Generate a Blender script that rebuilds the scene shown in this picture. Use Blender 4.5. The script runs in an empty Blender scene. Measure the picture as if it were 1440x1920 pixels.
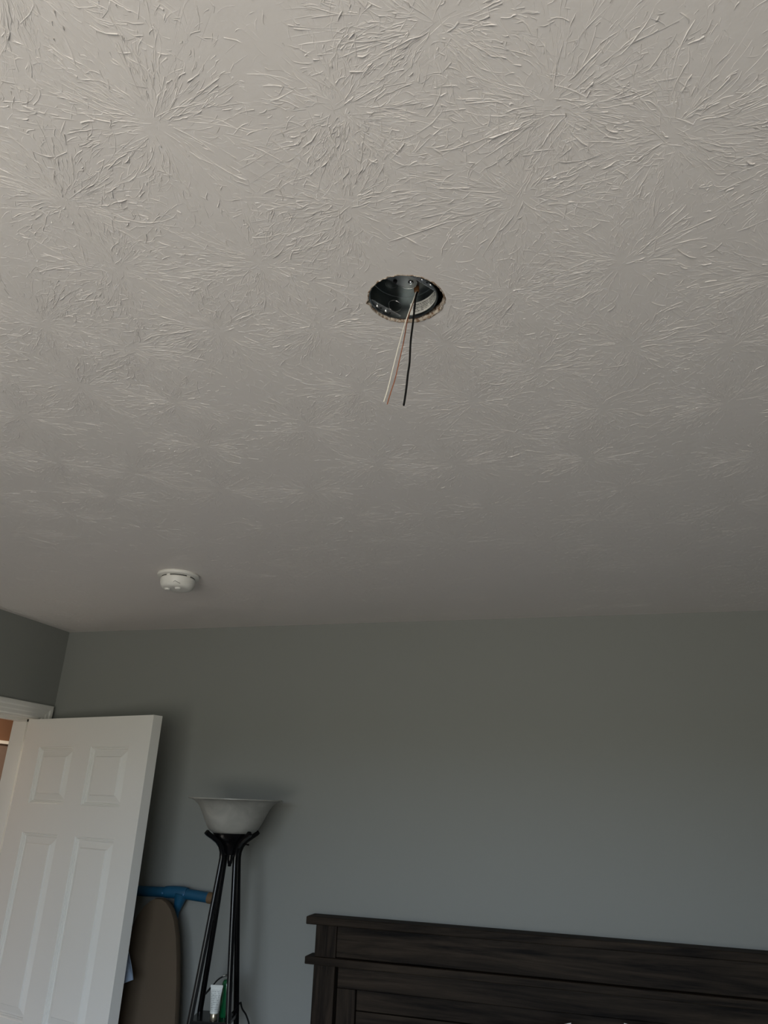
import bpy, bmesh, math, random
import numpy as np
from mathutils import Vector, Matrix

# ------------------------------------------------------------------ scene, camera, light
S = bpy.context.scene
COL = S.collection
PI = math.pi
H = 2.44                      # ceiling height
YB = 2.8167                   # back wall
XL = -2.3596                  # left wall
XR = 1.89                     # right wall
YF = -1.13                    # wall behind the camera
T = 0.13                      # wall thickness
ZTOP = 2.62

def make_camera():
    f = 1359.94
    pitch, roll, yaw = (math.radians(a) for a in (21.951, 2.2015, -16.7525))
    fw = Vector((math.sin(yaw)*math.cos(pitch), math.cos(yaw)*math.cos(pitch), math.sin(pitch)))
    rt = Vector((math.cos(yaw), -math.sin(yaw), 0)); up = rt.cross(fw)
    r2 = math.cos(roll)*rt + math.sin(roll)*up
    u2 = -math.sin(roll)*rt + math.cos(roll)*up
    cd = bpy.data.cameras.new('camera'); co = bpy.data.objects.new('camera', cd); COL.objects.link(co)
    cd.sensor_fit = 'VERTICAL'; cd.sensor_height = 24.0; cd.lens = f*24.0/1920.0
    cd.clip_start = 0.02; cd.clip_end = 100
    M = Matrix((r2, u2, -fw)).transposed().to_4x4(); M.translation = (0, 0, 1.7462)
    co.matrix_world = M
    S.camera = co
make_camera()

WIN = (-1.40, 0.55, 0.80, 2.20)       # window opening in the wall behind the camera: x0 x1 z0 z1
SKY_STRENGTH = 8.5
def make_world():
    w = bpy.data.worlds.new('sky'); S.world = w; w.use_nodes = True
    nt = w.node_tree; nt.nodes.clear()
    out = nt.nodes.new('ShaderNodeOutputWorld'); bg = nt.nodes.new('ShaderNodeBackground')
    tc = nt.nodes.new('ShaderNodeTexCoord'); sp = nt.nodes.new('ShaderNodeSeparateXYZ')
    mr = nt.nodes.new('ShaderNodeMapRange'); mr.inputs['From Min'].default_value = -1; mr.inputs['From Max'].default_value = 1
    cr = nt.nodes.new('ShaderNodeValToRGB')
    e = cr.color_ramp.elements
    e[0].position = 0.0; e[0].color = (0.96, 0.89, 0.81, 1)         # paving and lawn below the window
    e[1].position = 1.0; e[1].color = (1.02, 1.24, 1.68, 1)         # overcast sky
    for pos, c in ((0.435, (0.82, 0.76, 0.69)), (0.462, (0.42, 0.43, 0.36)), (0.512, (0.46, 0.48, 0.42)), (0.53, (1.18, 1.34, 1.62))):
        q = e.new(pos); q.color = (*c, 1)                           # unseen trees-and-houses belt added along the horizon to strengthen the indoor light gradient
    nt.links.new(tc.outputs['Generated'], sp.inputs[0]); nt.links.new(sp.outputs['Z'], mr.inputs['Value'])
    nt.links.new(mr.outputs[0], cr.inputs[0]); nt.links.new(cr.outputs[0], bg.inputs['Color'])
    bg.inputs['Strength'].default_value = SKY_STRENGTH
    nt.links.new(bg.outputs[0], out.inputs[0])
make_world()

def portal():
    l = bpy.data.lights.new('window_portal', 'AREA'); l.shape = 'RECTANGLE'
    l.size = WIN[1]-WIN[0]; l.size_y = WIN[3]-WIN[2]; l.cycles.is_portal = True
    o = bpy.data.objects.new('window_portal', l); COL.objects.link(o)
    o.location = ((WIN[0]+WIN[1])/2, YF-0.02, (WIN[2]+WIN[3])/2); o.rotation_euler = (PI/2, 0, 0)
portal()

S.view_settings.view_transform = 'Standard'; S.view_settings.look = 'None'
S.view_settings.exposure = 0.0; S.view_settings.gamma = 1.0
S.view_settings.use_curve_mapping = False
S.cycles.use_denoising = True
S.cycles.max_bounces = 14; S.cycles.diffuse_bounces = 8; S.cycles.transparent_max_bounces = 12
S.cycles.sample_clamp_indirect = 8.0

# ------------------------------------------------------------------ materials
MATS = {}
def mat(name, col, rough=0.6, metal=0.0, spec=0.5, noise=None, bump=None, grain=None, coat=0.0):
    """noise=(scale, amount) colour mottling; bump=(scale, strength, distance); grain=(axis, dark colour)"""
    if name in MATS: return MATS[name]
    m = bpy.data.materials.new(name); m.use_nodes = True; nt = m.node_tree
    p = nt.nodes['Principled BSDF']
    p.inputs['Base Color'].default_value = (*col, 1); p.inputs['Roughness'].default_value = rough
    p.inputs['Metallic'].default_value = metal; p.inputs['Specular IOR Level'].default_value = spec
    p.inputs['Coat Weight'].default_value = coat
    tc = nt.nodes.new('ShaderNodeTexCoord')
    if noise:
        n = nt.nodes.new('ShaderNodeTexNoise'); n.inputs['Scale'].default_value = noise[0]; n.inputs['Detail'].default_value = 5
        nt.links.new(tc.outputs['Object'], n.inputs['Vector'])
        r = nt.nodes.new('ShaderNodeMapRange'); r.inputs['To Min'].default_value = 1-noise[1]; r.inputs['To Max'].default_value = 1+noise[1]
        nt.links.new(n.outputs['Fac'], r.inputs['Value'])
        x = nt.nodes.new('ShaderNodeVectorMath'); x.operation = 'SCALE'; x.inputs[0].default_value = col
        nt.links.new(r.outputs[0], x.inputs['Scale']); nt.links.new(x.outputs[0], p.inputs['Base Color'])
    if grain:
        axis, dark, sc = grain
        mp = nt.nodes.new('ShaderNodeMapping'); v = [sc, sc, sc]; v[axis] = sc*0.055
        mp.inputs['Scale'].default_value = v
        nt.links.new(tc.outputs['Object'], mp.inputs['Vector'])
        n0 = nt.nodes.new('ShaderNodeTexNoise'); n0.inputs['Scale'].default_value = 0.35; n0.inputs['Detail'].default_value = 2
        nt.links.new(mp.outputs[0], n0.inputs['Vector'])
        add = nt.nodes.new('ShaderNodeVectorMath'); add.operation = 'MULTIPLY_ADD'
        add.inputs[1].default_value = (2.2, 2.2, 2.2)
        nt.links.new(n0.outputs['Color'], add.inputs[0]); nt.links.new(mp.outputs[0], add.inputs[2])
        n = nt.nodes.new('ShaderNodeTexNoise'); n.inputs['Scale'].default_value = 1.6; n.inputs['Detail'].default_value = 9; n.inputs['Roughness'].default_value = 0.68
        nt.links.new(add.outputs[0], n.inputs['Vector'])
        r = nt.nodes.new('ShaderNodeValToRGB'); r.color_ramp.elements[0].position = 0.36; r.color_ramp.elements[1].position = 0.68
        r.color_ramp.elements[0].color = (*dark, 1); r.color_ramp.elements[1].color = (*col, 1)
        nt.links.new(n.outputs['Fac'], r.inputs[0]); nt.links.new(r.outputs[0], p.inputs['Base Color'])
        b = nt.nodes.new('ShaderNodeBump'); b.inputs['Strength'].default_value = 0.35; b.inputs['Distance'].default_value = 0.001
        nt.links.new(n.outputs['Fac'], b.inputs['Height']); nt.links.new(b.outputs[0], p.inputs['Normal'])
    if bump:
        n = nt.nodes.new('ShaderNodeTexNoise'); n.inputs['Scale'].default_value = bump[0]; n.inputs['Detail'].default_value = 4
        nt.links.new(tc.outputs['Object'], n.inputs['Vector'])
        b = nt.nodes.new('ShaderNodeBump'); b.inputs['Strength'].default_value = bump[1]; b.inputs['Distance'].default_value = bump[2]
        nt.links.new(n.outputs['Fac'], b.inputs['Height']); nt.links.new(b.outputs[0], p.inputs['Normal'])
    MATS[name] = m
    return m

def print_mat(name, paper, ink, rows, cut, rough=0.5):
    """flat print: rows of small illegible lettering on paper, laid out in the patch's own UV"""
    m = bpy.data.materials.new(name); m.use_nodes = True; nt = m.node_tree; p = nt.nodes['Principled BSDF']
    p.inputs['Roughness'].default_value = rough
    uv = nt.nodes.new('ShaderNodeUVMap'); sp = nt.nodes.new('ShaderNodeSeparateXYZ'); nt.links.new(uv.outputs[0], sp.inputs[0])
    def math_(op, a, b=None):
        k = nt.nodes.new('ShaderNodeMath'); k.operation = op
        for i, q in enumerate((a, b)):
            if q is None: continue
            if isinstance(q, (int, float)): k.inputs[i].default_value = q
            else: nt.links.new(q, k.inputs[i])
        return k.outputs[0]
    v = math_('MULTIPLY', sp.outputs['Y'], rows)
    row = math_('FLOOR', v); fr = math_('FRACT', v)
    inrow = math_('MULTIPLY', math_('GREATER_THAN', fr, 0.3), math_('LESS_THAN', fr, 0.78))
    cmb = nt.nodes.new('ShaderNodeCombineXYZ')
    nt.links.new(math_('MULTIPLY', sp.outputs['X'], cut), cmb.inputs[0]); nt.links.new(math_('MULTIPLY', row, 7.31), cmb.inputs[1])
    n = nt.nodes.new('ShaderNodeTexNoise'); n.inputs['Scale'].default_value = 1.0; n.inputs['Detail'].default_value = 3
    nt.links.new(cmb.outputs[0], n.inputs['Vector'])
    ink_ = math_('GREATER_THAN', n.outputs['Fac'], 0.46)
    lo = math_('MULTIPLY', math_('GREATER_THAN', sp.outputs['X'], 0.08), math_('LESS_THAN', sp.outputs['X'], 0.92))
    lo2 = math_('MULTIPLY', math_('GREATER_THAN', sp.outputs['Y'], 0.1), math_('LESS_THAN', sp.outputs['Y'], 0.9))
    f = math_('MULTIPLY', math_('MULTIPLY', inrow, ink_), math_('MULTIPLY', lo, lo2))
    mx = nt.nodes.new('ShaderNodeMix'); mx.data_type = 'RGBA'
    mx.inputs['A'].default_value = (*paper, 1); mx.inputs['B'].default_value = (*ink, 1)
    nt.links.new(f, mx.inputs['Factor']); nt.links.new(mx.outputs['Result'], p.inputs['Base Color'])
    return m

CEIL = mat('ceiling_paint', (0.79, 0.75, 0.712), 0.62, spec=0.35, bump=(55, 0.25, 0.0015))
WALL = mat('grey_wall_paint', (0.249, 0.259, 0.243), 0.55, spec=0.35, bump=(160, 0.12, 0.0008))
WHITE = mat('white_trim_paint', (0.78, 0.775, 0.735), 0.42, spec=0.45, bump=(300, 0.05, 0.0004))
CARPET = mat('beige_carpet', (0.13, 0.115, 0.10), 0.95, spec=0.1, noise=(60, 0.2), bump=(400, 0.6, 0.004))
HALLBROWN = mat('hall_brown_paint', (0.20, 0.105, 0.06), 0.6)
HALLTAN = mat('hall_taupe_paint', (0.20, 0.145, 0.115), 0.6)
GALV = mat('galvanised_steel', (0.22, 0.24, 0.24), 0.30, metal=1.0, noise=(90, 0.22))
STEEL = mat('bright_zinc', (0.75, 0.75, 0.74), 0.22, metal=1.0)
DRYWALL = mat('torn_drywall_paper', (0.60, 0.53, 0.44), 0.95, spec=0.1, bump=(500, 0.8, 0.003))
def torn(m):
    nt = m.node_tree; p = nt.nodes['Principled BSDF']; tc = nt.nodes.new('ShaderNodeTexCoord'); n = nt.nodes.new('ShaderNodeTexNoise')
    n.inputs['Scale'].default_value = 190; n.inputs['Detail'].default_value = 6; nt.links.new(tc.outputs['Object'], n.inputs['Vector'])
    r = nt.nodes.new('ShaderNodeValToRGB'); e = r.color_ramp.elements
    e[0].position = 0.36; e[0].color = (0.22, 0.135, 0.08, 1); e[1].position = 0.62; e[1].color = (0.62, 0.56, 0.48, 1)
    nt.links.new(n.outputs['Fac'], r.inputs[0]); nt.links.new(r.outputs[0], p.inputs['Base Color'])
torn(DRYWALL)
CAVITY = mat('light_block_brown', (0.10, 0.075, 0.055), 0.9)
PLASTIC = mat('white_plastic', (0.80, 0.79, 0.74), 0.38)
SLOT = mat('dark_slot', (0.02, 0.02, 0.02), 0.7)
BLACK = mat('black_satin_metal', (0.003, 0.003, 0.004), 0.22, spec=0.35)
RUBBER = mat('black_rubber', (0.005, 0.005, 0.005), 0.6, spec=0.2)
COPPER = mat('bare_copper', (0.62, 0.26, 0.15), 0.38, metal=0.9, noise=(700, 0.3))
WIREW = mat('white_insulation', (0.74, 0.71, 0.62), 0.45)
ORANGE = mat('brown_bushing', (0.17, 0.075, 0.025), 0.6, noise=(400, 0.5))
WOODX = mat('dark_wood_grain_across', (0.045, 0.033, 0.023), 0.6, spec=0.10, grain=(0, (0.005, 0.0037, 0.003), 26))
WOODZ = mat('dark_wood_grain_upright', (0.045, 0.033, 0.023), 0.6, spec=0.10, grain=(2, (0.005, 0.0037, 0.003), 26))
TAUPE = mat('taupe_board_cover', (0.098, 0.075, 0.052), 0.85, spec=0.15, noise=(9, 0.08), bump=(900, 0.25, 0.0006))
BLUE = mat('blue_foam', (0.006, 0.075, 0.15), 0.5, noise=(40, 0.12))
TAN = mat('tan_end_cap', (0.14, 0.085, 0.04), 0.7)
GREEN = mat('green_bottle_plastic', (0.004, 0.085, 0.028), 0.18, coat=0.4)
GOLD = mat('champagne_gold_cap', (0.52, 0.46, 0.34), 0.3, metal=0.9)
CLOTH = mat('light_blue_cloth', (0.30, 0.38, 0.50), 0.9, noise=(70, 0.35))
LINEN = mat('white_linen', (0.82, 0.82, 0.80), 0.9)
DUVET = mat('grey_duvet_cotton', (0.16, 0.16, 0.165), 0.95)
LABELM = print_mat('printed_paper_label', (0.62, 0.62, 0.58), (0.03, 0.03, 0.03), 7, 60)
TUBEM = print_mat('printed_tube', (0.62, 0.65, 0.62), (0.22, 0.24, 0.24), 15, 30)

def alabaster():
    m = bpy.data.materials.new('alabaster_glass'); m.use_nodes = True; nt = m.node_tree; p = nt.nodes['Principled BSDF']
    tc = nt.nodes.new('ShaderNodeTexCoord'); n = nt.nodes.new('ShaderNodeTexNoise')
    n.inputs['Scale'].default_value = 9; n.inputs['Detail'].default_value = 4; n.inputs['Distortion'].default_value = 1.6
    nt.links.new(tc.outputs['Object'], n.inputs['Vector'])
    r = nt.nodes.new('ShaderNodeValToRGB'); r.color_ramp.elements[0].position = 0.35; r.color_ramp.elements[1].position = 0.72
    r.color_ramp.elements[0].color = (0.36, 0.36, 0.33, 1); r.color_ramp.elements[1].color = (0.50, 0.50, 0.46, 1)
    nt.links.new(n.outputs['Fac'], r.inputs[0]); nt.links.new(r.outputs[0], p.inputs['Base Color'])
    p.inputs['Roughness'].default_value = 0.28; p.inputs['Specular IOR Level'].default_value = 0.4
    tr = nt.nodes.new('ShaderNodeBsdfTranslucent'); nt.links.new(r.outputs[0], tr.inputs['Color'])
    mx = nt.nodes.new('ShaderNodeMixShader'); mx.inputs[0].default_value = 0.3
    nt.links.new(p.outputs[0], mx.inputs[1]); nt.links.new(tr.outputs[0], mx.inputs[2])
    nt.links.new(mx.outputs[0], nt.nodes['Material Output'].inputs[0])
    return m
ALAB = alabaster()
def pane_glass():
    m = bpy.data.materials.new('window_glass'); m.use_nodes = True; nt = m.node_tree; nt.nodes.remove(nt.nodes['Principled BSDF'])
    t = nt.nodes.new('ShaderNodeBsdfTransparent'); g = nt.nodes.new('ShaderNodeBsdfGlossy'); g.inputs['Roughness'].default_value = 0.02
    t.inputs['Color'].default_value = (0.96, 0.98, 0.97, 1)
    mx = nt.nodes.new('ShaderNodeMixShader'); mx.inputs[0].default_value = 0.06
    nt.links.new(t.outputs[0], mx.inputs[1]); nt.links.new(g.outputs[0], mx.inputs[2])
    nt.links.new(mx.outputs[0], nt.nodes['Material Output'].inputs[0])
    return m
GLASS = pane_glass()

# ------------------------------------------------------------------ mesh helpers
def obj(name, verts, faces, m, parent=None, smooth=False, uv=None):
    me = bpy.data.meshes.new(name); me.from_pydata([tuple(v) for v in verts], [], faces)
    bm = bmesh.new(); bm.from_mesh(me); bmesh.ops.recalc_face_normals(bm, faces=bm.faces); bm.to_mesh(me); bm.free()
    me.materials.append(m)
    o = bpy.data.objects.new(name, me); COL.objects.link(o)
    if smooth:
        me.polygons.foreach_set('use_smooth', [True]*len(me.polygons))
        try: me.set_sharp_from_angle(angle=math.radians(smooth if smooth is not True else 50))
        except Exception: pass
    if parent: o.parent = parent
    return o

def from_bm(name, bm, m, parent=None, smooth=False):
    me = bpy.data.meshes.new(name); bmesh.ops.recalc_face_normals(bm, faces=bm.faces); bm.to_mesh(me); bm.free()
    me.materials.append(m); o = bpy.data.objects.new(name, me); COL.objects.link(o)
    if smooth:
        me.polygons.foreach_set('use_smooth', [True]*len(me.polygons))
        me.set_sharp_from_angle(angle=math.radians(smooth if smooth is not True else 50))
    if parent: o.parent = parent
    return o

def tag(o, label=None, cat=None, group=None, kind=None):
    if label: o['label'] = label
    if cat: o['category'] = cat
    if group: o['group'] = group
    if kind: o['kind'] = kind
    return o

def thing(name, loc, label, cat, group=None, rotz=0.0):
    e = bpy.data.objects.new(name, None); e.empty_display_size = 0.1; COL.objects.link(e)
    e.location = loc; e.rotation_euler = (0, 0, rotz)
    return tag(e, label, cat, group)

def add_box(bm, x0, x1, y0, y1, z0, z1, bev=0.0):
    g = bmesh.ops.create_cube(bm, size=1.0)
    vs = g['verts']
    for v in vs:
        v.co = Vector(((x0+x1)/2 + v.co.x*(x1-x0), (y0+y1)/2 + v.co.y*(y1-y0), (z0+z1)/2 + v.co.z*(z1-z0)))
    if bev > 0:
        es = list({e for v in vs for e in v.link_edges})
        bmesh.ops.bevel(bm, geom=es, offset=bev, segments=2, affect='EDGES', profile=0.5)

def boxes(name, lst, m, parent=None, bev=0.0, smooth=False):
    bm = bmesh.new()
    for b in lst: add_box(bm, *b, bev=bev)
    return from_bm(name, bm, m, parent, smooth)

def lathe(name, prof, m, parent=None, seg=48, center=(0, 0, 0), smooth=40, closed=False):
    vs, fs = [], []
    n = len(prof)
    for i in range(seg):
        a = 2*PI*i/seg
        for r, z in prof: vs.append((center[0]+r*math.cos(a), center[1]+r*math.sin(a), center[2]+z))
    for i in range(seg):
        j = (i+1) % seg
        for k in range(n-1 if not closed else n):
            k2 = (k+1) % n
            fs.append((i*n+k, j*n+k, j*n+k2, i*n+k2))
    bm = bmesh.new(); bvs = [bm.verts.new(v) for v in vs]
    for f in fs: bm.faces.new([bvs[i] for i in f])
    bmesh.ops.remove_doubles(bm, verts=bm.verts, dist=1e-6)
    bmesh.ops.dissolve_degenerate(bm, edges=bm.edges, dist=1e-7)
    return from_bm(name, bm, m, parent, smooth)

def tube(name, pts, rad, m, parent=None, sides=10, smooth=50, twist=0.0, ref=(0, 0, 1), caps=True, angles=None):
    pts = [Vector(p) for p in pts]; n = len(pts)
    if not isinstance(rad, (list, tuple)): rad = [rad]*n
    vs, fs = [], []; ref = Vector(ref)
    for i, p in enumerate(pts):
        t = (pts[min(i+1, n-1)] - pts[max(i-1, 0)]).normalized()
        a = t.cross(ref)
        if a.length < 1e-4: a = t.cross(Vector((1, 0, 0)))
        a.normalize(); b = t.cross(a)
        for k in range(sides):
            q = twist + 2*PI*k/sides if angles is None else angles[k]
            vs.append(p + rad[i]*(math.cos(q)*a + math.sin(q)*b))
    for i in range(n-1):
        for k in range(sides):
            k2 = (k+1) % sides
            fs.append((i*sides+k, i*sides+k2, (i+1)*sides+k2, (i+1)*sides+k))
    if caps:
        fs.append(tuple(range(sides))); fs.append(tuple((n-1)*sides+k for k in range(sides)))
    return obj(name, vs, fs, m, parent, smooth)

def spline(pts, sub=6):
    P = [Vector(p) for p in pts]; out = []
    for i in range(len(P)-1):
        p0, p1, p2, p3 = P[max(i-1, 0)], P[i], P[i+1], P[min(i+2, len(P)-1)]
        for k in range(sub):
            t = k/sub
            out.append(0.5*((2*p1) + (p2-p0)*t + (2*p0-5*p1+4*p2-p3)*t*t + (3*p1-p0-3*p2+p3)*t**3))
    out.append(P[-1]); return out

# ------------------------------------------------------------------ the room shell
floor = boxes('floor', [(XL-0.02, XR+0.02, YF-0.02, YB+0.02, -0.08, 0.0)], CARPET)
tag(floor, 'beige carpeted bedroom floor under the bed', 'floor', kind='structure')

wb = boxes('wall_back', [(XL-T, XR+T, YB, YB+T, -0.08, ZTOP)], WALL)
tag(wb, 'grey painted wall behind the headboard and lamp', 'wall', kind='structure')

DJ0, DJ1, DZ = 1.952, 2.733, 2.037          # clear door opening in the left wall: y from, y to, height
wl = boxes('wall_left', [(XL-T, XL, YF-T, DJ0-0.02, -0.08, ZTOP), (XL-T, XL, DJ1+0.02, YB, -0.08, ZTOP),
                         (XL-T, XL, DJ0-0.02, DJ1+0.02, DZ+0.02, ZTOP)], WALL)
tag(wl, 'grey painted wall that holds the open doorway', 'wall', kind='structure')
wr = boxes('wall_right', [(XR, XR+T, YF-T, YB, -0.08, ZTOP)], WALL)
tag(wr, 'plain grey painted side wall beside the bed', 'wall', kind='structure')
wf = boxes('wall_front', [(XL, WIN[0], YF-T, YF, -0.08, ZTOP), (WIN[1], XR, YF-T, YF, -0.08, ZTOP),
                          (WIN[0], WIN[1], YF-T, YF, -0.08, WIN[2]), (WIN[0], WIN[1], YF-T, YF, WIN[3], ZTOP)], WALL)
tag(wf, 'grey painted wall with the double window opposite the headboard', 'wall', kind='structure')

# window in the wall opposite the headboard
wx0, wx1, wz0, wz1 = WIN; wm = (wx0+wx1)/2; wy = YF-0.075
win = boxes('window_1', [(wx0, wx1, wy-0.03, wy+0.03, wz0, wz0+0.04), (wx0, wx1, wy-0.03, wy+0.03, wz1-0.04, wz1),
                         (wx0, wx0+0.04, wy-0.03, wy+0.03, wz0, wz1), (wx1-0.04, wx1, wy-0.03, wy+0.03, wz0, wz1),
                         (wm-0.04, wm+0.04, wy-0.03, wy+0.03, wz0, wz1)], WHITE)
tag(win, 'white framed double window opposite the headboard', 'window', kind='structure')
boxes('window_sill', [(wx0-0.04, wx1+0.04, YF-0.05, YF+0.05, wz0-0.03, wz0)], WHITE, win, bev=0.004)
for a, b in ((wx0+0.04, wm-0.04), (wm+0.04, wx1-0.04)):
    boxes('sash_rail', [(a, b, wy-0.02, wy+0.02, (wz0+wz1)/2-0.02, (wz0+wz1)/2+0.02)], WHITE, win)
    for z0, z1 in ((wz0+0.04, (wz0+wz1)/2-0.02), ((wz0+wz1)/2+0.02, wz1-0.04)):
        obj('pane', [(a, wy, z0), (b, wy, z0), (b, wy, z1), (a, wy, z1)], [(0, 1, 2, 3)], GLASS, win)

# ceiling: painted board with a hand-cut round hole for the electrical box
HC = (-0.2345, 0.8462)                      # centre of the hand-cut hole
BC = (-0.2372, 0.845)                        # centre of the electrical box
random.seed(5)
NH = 84
hole = []
for i in range(NH):
    a = 2*PI*i/NH
    r = 0.0545 + 0.0008*math.sin(2*a+0.6) + random.uniform(-0.0008, 0.0008)
    r += 0.0018*max(0, math.cos(a-0.25))**3                      # wider on one side
    if abs(math.degrees(a)-186) < 5: r += 0.0035                 # a nick
    hole.append((HC[0]+r*math.cos(a), HC[1]+r*math.sin(a)))
def make_ceiling():
    bm = bmesh.new()
    o4 = [(XL-0.05, YF-0.05), (XR+0.05, YF-0.05), (XR+0.05, YB+0.05), (XL-0.05, YB+0.05)]
    sq = []                                                      # a small square round the hole keeps the triangles tidy
    ov = [bm.verts.new((x, y, H)) for x, y in o4]
    hv = [bm.verts.new((x, y, H)) for x, y in hole]
    es = [bm.edges.new((ov[i], ov[(i+1) % 4])) for i in range(4)] + [bm.edges.new((hv[i], hv[(i+1) % NH])) for i in range(NH)]
    bmesh.ops.triangle_fill(bm, use_beauty=True, use_dissolve=False, edges=es)
    for f in list(bm.faces):                                     # drop anything filled inside the hole
        c = f.calc_center_median()
        if (c.x-BC[0])**2 + (c.y-BC[1])**2 < 0.045**2: bm.faces.remove(f)
    return from_bm('ceiling', bm, CEIL)
ceil = make_ceiling()
tag(ceil, 'off-white ceiling with stamped starburst plaster texture and a round hole', 'ceiling', kind='structure')
boxes('light_block_board', [(XL-T-1.3, XR+T, YF-T, YB+T+2.4, ZTOP, ZTOP+0.05)], CAVITY, ceil)  # unseen slab added to stop sky light leaking in, keeping the cavity dark
# torn rim of the hole: inner wall of the board plus ragged paper curling round the mouth
def make_rim():
    rnd = random.Random(9); vs, fs = [], []
    for i in range(NH):
        x, y = hole[i]; dx, dy = x-HC[0], y-HC[1]; L = math.hypot(dx, dy); ux, uy = dx/L, dy/L
        a = math.atan2(dy, dx)
        wide = 0.0004 + 0.0016*max(0, math.cos(a-0.9)) + rnd.uniform(0, 0.0014)
        lump = rnd.uniform(0.0004, 0.0014)
        prof = [(wide, -0.0001), (wide*0.45, -lump), (-0.0006, -lump*0.7), (rnd.uniform(-0.0016, 0.0004), 0.003), (rnd.uniform(-0.0016, 0.0006), 0.007), (0.0, 0.0127), (0.012, 0.0127)]
        for d, z in prof: vs.append((x+ux*d, y+uy*d, H+z))
    n = 7
    for i in range(NH):
        j = (i+1) % NH
        for k in range(n-1): fs.append((i*n+k, j*n+k, j*n+k+1, i*n+k+1))
    return obj('torn_hole_edge', vs, fs, DRYWALL, ceil)
make_rim()

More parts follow.
